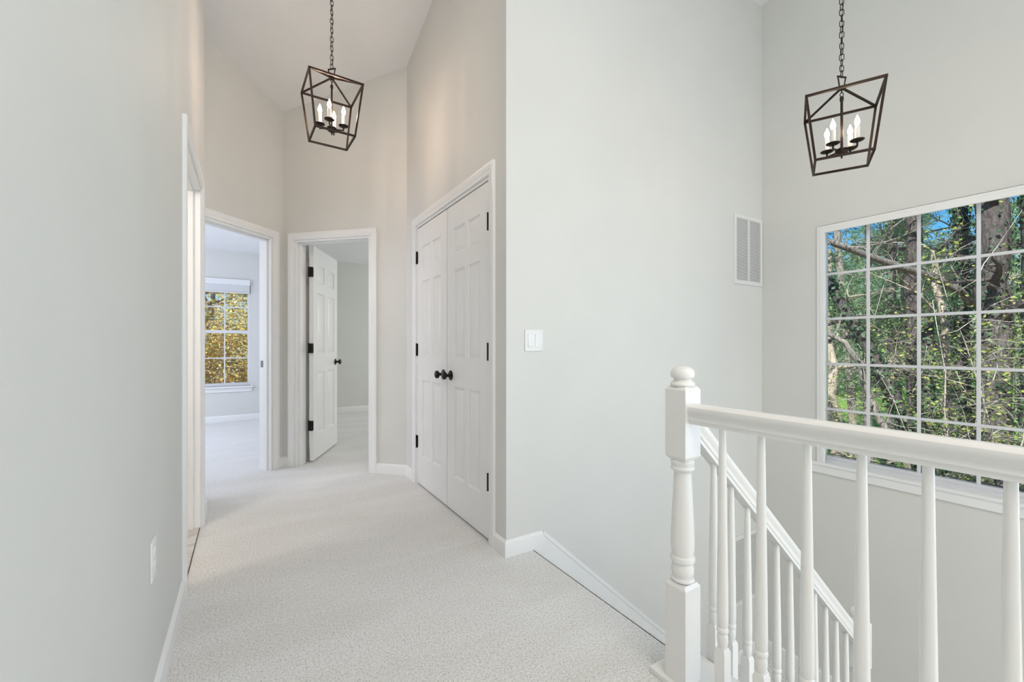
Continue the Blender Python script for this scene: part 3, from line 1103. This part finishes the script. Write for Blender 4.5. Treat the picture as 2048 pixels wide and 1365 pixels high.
def pendant(x, y, ztop, rz, label, arm_rz=0.0, bulb='bulb'):
    """origin at the ceiling; the cage hangs below"""
    zc = ceil_z(x, y)
    e = empty('pendant_lantern', (x, y, zc), rz, label=label, cat='pendant light', group=None)
    Z = lambda z: z - zc
    ht, hb, hc = .152, .114, .313
    zb_ = ztop - hc
    w = .0105
    mb = MB()
    T_ = [(ht * sx, ht * sy, Z(ztop)) for sx, sy in ((-1, -1), (1, -1), (1, 1), (-1, 1))]
    B_ = [(hb * sx, hb * sy, Z(zb_)) for sx, sy in ((-1, -1), (1, -1), (1, 1), (-1, 1))]
    apex = (0, 0, Z(ztop + .068))
    for k in range(4):
        q = (k + 1) % 4
        mb.bar(T_[k], T_[q], w); mb.bar(B_[k], B_[q], w)
        mb.bar(T_[k], B_[k], w); mb.bar(T_[k], apex, w * .8)
    for p in T_ + B_:
        mb.box((p[0] - w / 2, p[1] - w / 2, p[2] - w / 2), (p[0] + w / 2, p[1] + w / 2, p[2] + w / 2))
    mb.lathe([(.016, Z(ztop + .060)), (.018, Z(ztop + .066)), (.016, Z(ztop + .074))], 16)
    mb.build('cage', M['bronze'], e)
    # trapezoid hanger above the apex
    mb = MB()
    z0, z1 = Z(ztop + .072), Z(ztop + .124)
    a_, b_2 = .014, .024
    q_ = sqrt(.5)
    hp = lambda k, z: (k * q_, -k * q_, z)
    mb.bar(hp(-a_, z0), hp(-b_2, z1), .006); mb.bar(hp(a_, z0), hp(b_2, z1), .006)
    mb.bar(hp(-b_2 - .003, z1), hp(b_2 + .003, z1), .006); mb.bar(hp(-a_, z0), hp(a_, z0), .006)
    mb.build('hanger', M['bronze'], e)
    # chain up to the canopy
    mb = MB()
    z = z1 - .004
    top = Z(zc) - .075
    pitch = .0285
    k = 0
    rr, hl = .0095, .0125
    while z + 2 * (rr + hl) < top + .03:
        pts = []
        cz = z + rr + hl - .004
        for a in range(16):
            t = 2 * pi * a / 16
            xx = rr * cos(t); zz = (rr * sin(t)) + (hl * .62 if sin(t) >= 0 else -hl * .62)
            pts.append((xx, 0, cz + zz) if k % 2 == 0 else (0, xx, cz + zz))
        rot = Matrix.Rotation(radians(18 + 13 * sin(k * 1.7)), 4, 'Z')
        mb2pts = [rot @ Vector(p) for p in pts]
        mb.tube(mb2pts + [mb2pts[0]], .0019, 6, cap=False)
        z += pitch
        k += 1
    mb.build('chain', M['bronze'], e, smooth=60)
    mb = MB(); mb.tube([(0.002, .003, z1 + .0)] + [(.0035 * sin(j * 1.3), .0035 * cos(j * 1.1), z1 + (top - z1) * j / 14) for j in range(1, 14)] + [(0, 0, Z(zc) - .03)], .0014, 5); mb.build('cord', M['bronze'], e, smooth=60)
    mb = MB()
    mb.lathe([(0, -.078), (.008, -.075), (.010, -.060), (.030, -.050), (.055, -.035), (.062, -.020), (.064, .03)], 32); mb.build('canopy', M['bronze'], e, smooth=40)
    # loop and stem
    mb = MB()
    for j, zz in enumerate((ztop + .052, ztop + .034)):
        pts = [(.007 * cos(2 * pi * a / 12) * (1 - j), .007 * cos(2 * pi * a / 12) * j, Z(zz) + .011 * sin(2 * pi * a / 12)) for a in range(13)]
        mb.tube(pts, .002, 6, cap=False)
    mb.lathe([(.005, Z(ztop - .002)), (.0085, Z(ztop + .002)), (.0085, Z(ztop + .020)), (.005, Z(ztop + .024))], 12)
    zh = ztop - .262
    mb.lathe([(.0058, Z(zh)), (.0058, Z(ztop))], 12)
    mb.build('stem', M['bronze'], e, smooth=40)
    mb = MB()
    mb.lathe([(0, Z(zh - .030)), (.004, Z(zh - .028)), (.0045, Z(zh - .014)), (.016, Z(zh - .010)), (.026, Z(zh - .002)), (.028, Z(zh + .004)), (.028, Z(zh + .016)), (.024, Z(zh + .020)), (0, Z(zh + .021))], 24)
    mb.build('hub', M['bronze'], e, smooth=40)
    R = .070
    for j in range(4):
        t = pi / 4 + j * pi / 2 + arm_rz
        cx, cy = R * cos(t), R * sin(t)
        mb = MB()
        zp = Z(zh + .026)
        mb.bar((.02 * cos(t), .02 * sin(t), Z(zh + .008)), (cx, cy, Z(zh + .006)), .0065)
        mb.lathe([(.0042, Z(zh + .003)), (.0042, Z(zh + .018)), (.0065, zp - .001)], 12, (cx, cy, 0))
        arm = mb.build('arm', M['bronze'], e)
        mb = MB()
        mb.lathe([(.006, zp), (.020, zp + .0015), (.0295, zp + .007), (.0300, zp + .0085), (.020, zp + .0035), (0, zp + .0025)], 24, (cx, cy, 0))
        mb.build('drip_plate', M['bronze'], arm, smooth=50)
        mb = MB()
        zq = zp + .003
        mb.lathe([(.0108, zq), (.0108, zq + .072), (.0085, zq + .074), (0, zq + .074)], 20, (cx, cy, 0))
        cd = mb.build('candle_sleeve', M['candle'], e, smooth=40)
        mb = MB()
        zb2 = zq + .074
        mb.lathe([(.0050, zb2), (.0060, zb2 + .003), (.0098, zb2 + .010), (.0115, zb2 + .018), (.0105, zb2 + .027), (.0070, zb2 + .038), (.0034, zb2 + .047), (.0012, zb2 + .054), (0, zb2 + .055)], 20, (cx, cy, 0))
        mb.build('bulb', M[bulb], cd, smooth=80)
    return e


pendant(.450, 2.880, 2.708, radians(2), 'dark bronze open cage lantern with four candle bulbs hanging over the hallway', radians(23))
pendant(2.570, .967, 2.338, radians(25), 'dark bronze open cage lantern with four candle bulbs hanging over the stairs', radians(11), 'bulb2')

# ---------------------------------------------------------------- outdoors
F_ = Vector((sin(YAW), cos(YAW), 0)); R_ = Vector((cos(YAW), -sin(YAW), 0))
GZ = -4.3


def at(px, py, d):
    """a place in the world at depth d from the camera in the direction of a point of the photograph"""
    v = F_ * d + R_ * ((px - 1024) / FPX * d)
    return Vector((v.x, v.y, CAM_H - (py - 689.5) / FPX * d))


mb = MB()
mb.prism([(XW + .5, -80), (140, -80), (140, 120), (XW + .5, 120)], GZ - .2, GZ)
mb.prism([(-90, YB + .6), (XW + .5, YB + .6), (XW + .5, 120), (-90, 120)], GZ - .2, GZ)
mb.build('ground', M['ground'], kind='structure', label='lawn and leaf litter under the trees outside')


def leaf_quads(bm, p, n, spread, size, rnd, flat=.5):
    for _ in range(n):
        c = p + Vector((rnd.gauss(0, spread), rnd.gauss(0, spread), rnd.gauss(0, spread * .8)))
        u = Vector((rnd.uniform(-1, 1), rnd.uniform(-1, 1), rnd.uniform(-flat, flat))).normalized()
        w = u.cross(Vector((rnd.uniform(-1, 1), rnd.uniform(-1, 1), rnd.uniform(-1, 1)))).normalized()
        s = size * rnd.uniform(.6, 1.3)
        bm.faces.new([bm.verts.new(c - u * s), bm.verts.new(c + w * s * .55), bm.verts.new(c + u * s), bm.verts.new(c - w * s * .55)])


def needle_quads(bm, p, d, n, size, rnd):
    for _ in range(n):
        c = p + Vector((rnd.gauss(0, .10), rnd.gauss(0, .10), rnd.gauss(0, .07)))
        u = (d + Vector((rnd.uniform(-1, 1), rnd.uniform(-1, 1), rnd.uniform(-.4, .9)))).normalized()
        w = u.cross(Vector((rnd.uniform(-1, 1), rnd.uniform(-1, 1), rnd.uniform(-1, 1)))).normalized()
        s = size * rnd.uniform(.6, 1.3)
        bm.faces.new([bm.verts.new(c), bm.verts.new(c + u * s * .5 + w * s * .10), bm.verts.new(c + u * s), bm.verts.new(c + u * s * .5 - w * s * .10)])


def branch(tb, p, d, L, r, depth, rnd, tips, droop=0.0, wig=.22, seg=5):
    n = 5
    pts, rad = [p.copy()], [r]
    q = p.copy(); dd = d.copy()
    for i in range(n):
        dd = (dd + Vector((rnd.gauss(0, wig), rnd.gauss(0, wig), rnd.gauss(0, wig) - droop))).normalized()
        q = q + dd * (L / n)
        pts.append(q.copy()); rad.append(r * (1 - .72 * (i + 1) / n))
        if depth > 0 and i >= 1:
            for _ in range(rnd.choice((1, 1, 2))):
                side = dd.cross(Vector((rnd.uniform(-1, 1), rnd.uniform(-1, 1), rnd.uniform(-1, 1)))).normalized()
                nd = (dd * .65 + side * .85).normalized()
                branch(tb, q, nd, L * rnd.uniform(.40, .65), rad[-1] * .60, depth - 1, rnd, tips, droop, wig, 4)
        elif depth == 0:
            tips.append((q.copy(), dd.copy()))
    tb.tube(pts, rad, seg if r > .02 else 3, cap=False)


def tree(name, label, pts, r0, r1, bark, seed, nb=8, bl=2.2, depth=2, leaf=None, leafn=2, leafsize=.05, ivy=0.0, start=.35, droop=0.0, kind_group=None, needles=False, up=.35, br=.35):
    """pts: trunk centre line from the ground up"""
    rnd = random.Random(seed)
    base = pts[0]
    e = empty(name, base, label=label, cat='tree', group=kind_group)
    P = [Vector(p) - base for p in pts]
    # resample with slight wander
    dense = []
    for a, b in zip(P, P[1:]):
        k = max(2, int((b - a).length / .8))
        for i in range(k):
            dense.append(a.lerp(b, i / k) + Vector((rnd.gauss(0, r0 * .12), rnd.gauss(0, r0 * .12), 0)))
    dense.append(P[-1])
    n = len(dense)
    rad = [r0 + (r1 - r0) * i / (n - 1) for i in range(n)]
    rad[0] *= 1.25
    tb = MB(); tb.tube(dense, rad, 10, cap=False)
    tb.build('trunk', M[bark], e, smooth=60)
    tips = []
    bb = MB()
    for k in range(nb):
        i = int(n * (start + (1 - start) * (k + .5) / nb)); i = min(n - 1, i)
        a = rnd.uniform(0, 2 * pi)
        d = Vector((cos(a), sin(a), rnd.uniform(up - .35, up + .35))).normalized()
        branch(bb, dense[i], d, bl * rnd.uniform(.6, 1.2), rad[i] * br + .006, depth, rnd, tips, droop)
    if nb:
        bb.build('crown', M[bark], e, smooth=60)
    if leaf and tips:
        lb = MB()
        for (p, d) in tips:
            if not needles and rnd.random() < .68: continue
            if needles: needle_quads(lb.bm, p, d, leafn, leafsize, rnd)
            else: leaf_quads(lb.bm, p, leafn, .16, leafsize * .7, rnd)
        lb.build('foliage', M[leaf], e, recalc=False)
    if ivy:
        lb = MB()
        tot = 0
        for i in range(n - 1):
            a, b = dense[i], dense[i + 1]
            cnt = int(ivy * 13 * (b - a).length * (rad[i] * 60 + 6) * (1 - .4 * i / n))
            for _ in range(cnt):
                t = rnd.random(); an = rnd.uniform(0, 2 * pi)
                rr = rad[i] * 1.05 + abs(rnd.gauss(0, .07))
                c = a.lerp(b, t) + Vector((cos(an) * rr, sin(an) * rr, 0))
                nn = Vector((cos(an), sin(an), rnd.uniform(-.2, .6))).normalized()
                u = nn.cross(Vector((rnd.uniform(-1, 1), rnd.uniform(-1, 1), rnd.uniform(-1, 1)))).normalized()
                w = nn.cross(u)
                s = rnd.uniform(.025, .055)
                lb.bm.faces.new([lb.bm.verts.new(c - u * s), lb.bm.verts.new(c + w * s * .8), lb.bm.verts.new(c + u * s), lb.bm.verts.new(c - w * s * .8)])
        lb.build('ivy', M['ivy'], e, recalc=False)
    return e


def gpt(px, d):
    v = at(px, 700, d)
    return Vector((v.x, v.y, GZ))


def vert(px0, px1, d, ytop=-150):
    """trunk line whose foot is seen at px0 and whose top at px1"""
    return [gpt(px0, d), at((px0 + px1) / 2, 500, d), at(px1, ytop, d)]


G = 'trees in the wood outside the large window'
# the ones that can be told apart in the photograph
tree('leaning_tree', 'leaning dark trunk wrapped in ivy, crossing the left panes of the window', [gpt(1890, 9.5), at(1842, 905, 9.5), at(1790, 800, 9.5), at(1745, 710, 9.6), at(1700, 640, 9.8), at(1655, 560, 10), at(1590, 440, 10.3)], .17, .10, 'bark_dark', 11, nb=5, bl=1.6, depth=2, ivy=1.5, leaf='spring', leafn=1, start=.4)
tree('leaning_tree', 'thin bare grey trunk arching beside the leaning ivy trunk', [gpt(1860, 8.6), at(1815, 930, 8.6), at(1760, 840, 8.6), at(1735, 780, 8.7), at(1715, 720, 8.7), at(1690, 685, 8.8), at(1640, 660, 9)], .075, .045, 'bark', 12, nb=3, bl=1.2, depth=1)
tree('tall_tree', 'tall dark trunk rising straight behind the second window column', vert(1838, 1812, 12), .20, .17, 'bark_dark', 13, nb=8, bl=2.6, depth=2, leaf='spring', leafn=1, start=.45)
tree('tall_tree', 'broad grey trunk at the right of the visible panes with ivy on it', vert(2000, 1972, 9.5), .30, .24, 'bark_dark', 14, nb=9, bl=2.6, depth=2, ivy=.35, leaf='spring', leafn=2, start=.35)
tree('tall_tree', 'ivy covered trunk standing just left of the broad grey trunk', vert(1930, 1912, 11), .15, .12, 'bark_dark', 15, nb=7, bl=2.2, depth=2, ivy=2.2, leaf='spring', leafn=1, start=.3)
tree('tall_tree', 'slim brown trunk between the first and second window columns', vert(1784, 1783, 15), .15, .13, 'bark', 16, nb=7, bl=2.2, depth=2, leaf='pine', leafn=4, leafsize=.16, needles=True, start=.35)
tree('forked_tree', 'pale forked trunk low in the third window column', [gpt(1893, 12), at(1895, 860, 12), at(1898, 760, 12), at(1885, 640, 12), at(1868, 500, 12.4)], .16, .08, 'bark_pale', 17, nb=9, bl=2.4, depth=2, start=.2, up=.8)
tree('forked_tree', 'pale crooked trunk at the lower left corner of the window', [gpt(1682, 14), at(1672, 840, 14), at(1660, 790, 14), at(1664, 735, 14), at(1650, 650, 14), at(1655, 500, 14)], .20, .10, 'bark_pale', 18, nb=7, bl=2.2, depth=2, leaf='pine', leafn=5, leafsize=.15, needles=True, start=.45)
tree('tall_tree', 'slim straight trunk beside the pale crooked trunk', [gpt(1712, 16), at(1704, 800, 16), at(1690, 640, 16), at(1672, 430, 16), at(1668, 200, 16)], .15, .10, 'bark', 19, nb=8, bl=2.2, depth=2, leaf='pine', leafn=4, leafsize=.18, needles=True, start=.3)
tree('ivy_stump', 'dark ivy covered stump like trunk behind the centre of the railing', [gpt(1862, 11), at(1862, 850, 11), at(1855, 740, 11), at(1852, 640, 11.2)], .20, .14, 'bark_dark', 20, nb=3, bl=1.4, depth=1, ivy=2.4, start=.6)
tree('tall_tree', 'pale grey trunk just beyond the broad trunk at the right', vert(1990, 1998, 13), .17, .14, 'bark_pale', 21, nb=8, bl=2.5, depth=2, leaf='spring', leafn=1, start=.3)
tree('tall_tree', 'ivy clad trunk at the far right edge of the photo', vert(2062, 2075, 9), .22, .18, 'bark_dark', 22, nb=8, bl=2.4, depth=2, ivy=1.2, leaf='spring', leafn=2, start=.3)
# the long limb crossing the upper panes
rnd = random.Random(5)
e = empty('long_limb_tree', gpt(1990, 10.5), label='tree whose long bare limb crosses the upper left panes', cat='tree')
o_ = e.location.copy()
mb = MB()
limb = [at(x, y, d) - o_ for x, y, d in ((1985, 640, 10.5), (1915, 580, 10.2), (1860, 552, 9.8), (1800, 535, 9.5), (1745, 515, 9.3), (1690, 495, 9.1), (1640, 478, 9.0), (1600, 470, 9))]
mb.tube(limb, [.10, .09, .085, .08, .07, .065, .055, .04], 8, cap=False)
mb.build('limb', M['bark'], e, smooth=60)
mb = MB(); mb.tube([Vector((0, 0, 0)), at(1987, 800, 10.5) - o_, at(1985, 640, 10.5) - o_, at(1980, 300, 10.6) - o_, at(1990, -100, 10.6) - o_], [.2, .17, .16, .12, .08], 8, cap=False); mb.build('trunk', M['bark_dark'], e, smooth=60)
mb = MB(); tips = []
for k, p in enumerate(limb[1:]):
    for _ in range(2):
        branch(mb, p, Vector((rnd.uniform(-1, 1), rnd.uniform(-1, 1), rnd.uniform(-.6, 1))).normalized(), rnd.uniform(.8, 1.6), .022, 1, rnd, tips)
mb.build('crown', M['bark'], e, smooth=60)

# further trees filling the wood
rnd = random.Random(42)
protos = []
specs = [('pine_tree', 'bark', 'pine', True, 8, .20, 22), ('pine_tree', 'bark_dark', 'pine', True, 8, .20, 22), ('bare_tree', 'bark', 'spring', False, 1, .05, 10), ('bare_tree', 'bark_pale', 'spring', False, 1, .05, 10)]
for i, (nm, bk, lf, nd, ln, ls, nb) in enumerate(specs):
    pts = [Vector((0, 0, GZ)), Vector((.1, 0, 0)), Vector((.0, .2, 6)), Vector((.1, .2, 11))]
    t = tree(nm, 'x', pts, .17, .07, bk, 100 + i, nb=nb, bl=2.6, depth=2, leaf=lf, leafn=ln, leafsize=ls, needles=nd, start=.25, droop=.03 if nd else 0)
    protos.append(t)
k = 0
for row, (d0, d1, cnt) in enumerate(((16, 21, 2), (22, 31, 4), (33, 46, 8), (50, 75, 18))):
    for j in range(cnt):
        px = 1560 + (2150 - 1560) * (j + rnd.uniform(.1, .9)) / cnt
        d = rnd.uniform(d0, d1)
        p = gpt(px, d)
        i = rnd.choice((0, 1, 0, 1, 2)) if px < 1850 else rnd.choice((0, 1, 2, 3))
        o = protos[i] if (k < 4 and False) else copy_tree(protos[i])
        o.location = (p.x, p.y, GZ)
        o.rotation_euler = (0, 0, rnd.uniform(0, 6.28))
        s = rnd.uniform(.8, 1.15)
        o.scale = (s, s, s)
        pine = specs[i][0] == 'pine_tree'
        if row < 2:
            o['label'] = ('feathery green pine' if pine else 'thin bare branched tree') + ' among the nearer trees outside the large window'
            o['group'] = ('nearer pines' if pine else 'nearer bare trees') + ' outside the large window'
        else:
            o['label'] = ('green pine' if pine else 'bare tree') + ' in the distance beyond the lawn outside the large window'
            o['group'] = ('distant pines' if pine else 'distant bare trees') + ' outside the large window'
        k += 1
for (px, d, i) in ((1335, 27, 0), (1400, 38, 1), (1455, 24, 1), (1500, 33, 0), (1530, 20, 0), (1270, 42, 1)):
    p = gpt(px, d)
    o = copy_tree(protos[i])
    o.location = (p.x, p.y, GZ)
    o.rotation_euler = (0, 0, px * .7)
    o['label'] = 'green pine on the lawn to the left of the wood outside the large window'
    o['group'] = 'pines on the lawn outside the large window'
for t in protos:
    for ch in list(t.children):
        bpy.data.objects.remove(ch)
    bpy.data.objects.remove(t)

# ivy and shrubs low in the wood
rnd = random.Random(77)


def shrub(loc, rx, h_, n, material, label, group, seed, size=.06):
    r = random.Random(seed)
    e = empty('shrub', loc, label=label, cat='shrub', group=group)
    tb = MB()
    lb = MB()
    for s in range(14):
        a = r.uniform(0, 2 * pi); q = r.uniform(0, rx)
        top = Vector((cos(a) * q, sin(a) * q, h_ * r.uniform(.5, 1)))
        tb.tube([Vector((cos(a) * q * .3, sin(a) * q * .3, 0)), top * .5 + Vector((r.gauss(0, .1), r.gauss(0, .1), 0)), top], [.018, .012, .005], 4, cap=False)
        for _ in range(n // 14):
            t = r.uniform(.2, 1)
            leaf_quads(lb.bm, top * t, 1, .22, size, r)
    tb.build('stems', M['bark'], e)
    lb.build('foliage', M[material], e, recalc=False)
    return e


for j, (px, d, rx, h_) in enumerate(((1835, 12.5, 1.2, 2.2), (1880, 11.5, 1.1, 2.6), (1925, 10.5, 1.2, 3.0), (1975, 9.2, 1.2, 3.0), (2030, 8.8, 1.2, 3.2), (1950, 13.5, 1.6, 3.4), (2005, 12.5, 1.6, 3.8), (2060, 11.5, 1.6, 4.0))):
    shrub(gpt(px, d), rx, h_, 1300, 'shrub' if j % 2 else 'ivy', 'leafy green undergrowth shrub among the trunks at the lower right of the window', 'undergrowth shrubs outside the large window', 300 + j)

# bare arching twigs close outside the window
for j, (px, d, L) in enumerate(((2040, 7.0, 3.6), (1985, 8.0, 3.6), (1925, 7.4, 3.2), (1880, 9.0, 3.6), (2075, 8.2, 4.0), (1760, 10.5, 3.4), (1700, 11.5, 3.6))):
    r = random.Random(500 + j)
    b0 = gpt(px, d)
    e = empty('bare_sapling', b0, label='slender pale bare sapling with arching twigs close outside the large window', cat='sapling', group='bare saplings close outside the large window')
    tb = MB(); tips = []
    hgt = r.uniform(5.0, 7.5)
    ln = [Vector((0, 0, 0)), Vector((r.uniform(-.5, .5), r.uniform(-.5, .5), hgt * .5)), Vector((r.uniform(-1.6, 1.6), r.uniform(-1.6, 1.6), hgt))]
    cv = [(ln[0] * (1 - t) ** 2 + ln[1] * 2 * t * (1 - t) + ln[2] * t * t) + Vector((r.gauss(0, .04), r.gauss(0, .04), 0)) for t in [q / 9 for q in range(10)]]
    tb.tube(cv, [.020 - .0016 * q for q in range(10)], 6, cap=False)
    for k in range(15):
        t = .35 + .65 * k / 15
        p = cv[int(t * 9)]
        a = r.uniform(0, 2 * pi)
        branch(tb, p, Vector((cos(a), sin(a), r.uniform(.0, .9))).normalized(), L * r.uniform(.25, .6), .009, 2, r, tips, .02, .30)
    tb.build('stem', M['twig'], e, smooth=60)
    lb = MB()
    for p, dd in tips:
        if r.random() < .35: leaf_quads(lb.bm, p, 1, .03, .035, r)
    lb.build('foliage', M['spring'], e, recalc=False)

# golden tree outside the bedroom window
rnd = random.Random(9)
gp = Vector((-1.1, 14.5, GZ))
e = empty('golden_tree', gp, label='tree full of golden leaves filling the bedroom window', cat='tree')
tb = MB(); tips = []
tb.tube([Vector((0, 0, 0)), Vector((.1, 0, 2)), Vector((.1, .1, 4.2)), Vector((.3, .1, 7.2))], [.22, .18, .12, .05], 8, cap=False)
for k in range(34):
    z = 1.4 + 5.6 * k / 34
    a = rnd.uniform(0, 2 * pi)
    branch(tb, Vector((.1, 0, z)), Vector((cos(a), sin(a), rnd.uniform(-.1, .45))).normalized(), rnd.uniform(2.2, 3.2), .05, 2, rnd, tips)
tb.build('trunk', M['bark_pale'], e, smooth=60)
lb = MB()
for p, d in tips:
    leaf_quads(lb.bm, p, 34 if p.z < 6.5 else 7, .26, .036, rnd)
lb.build('foliage', M['gold'], e, recalc=False)
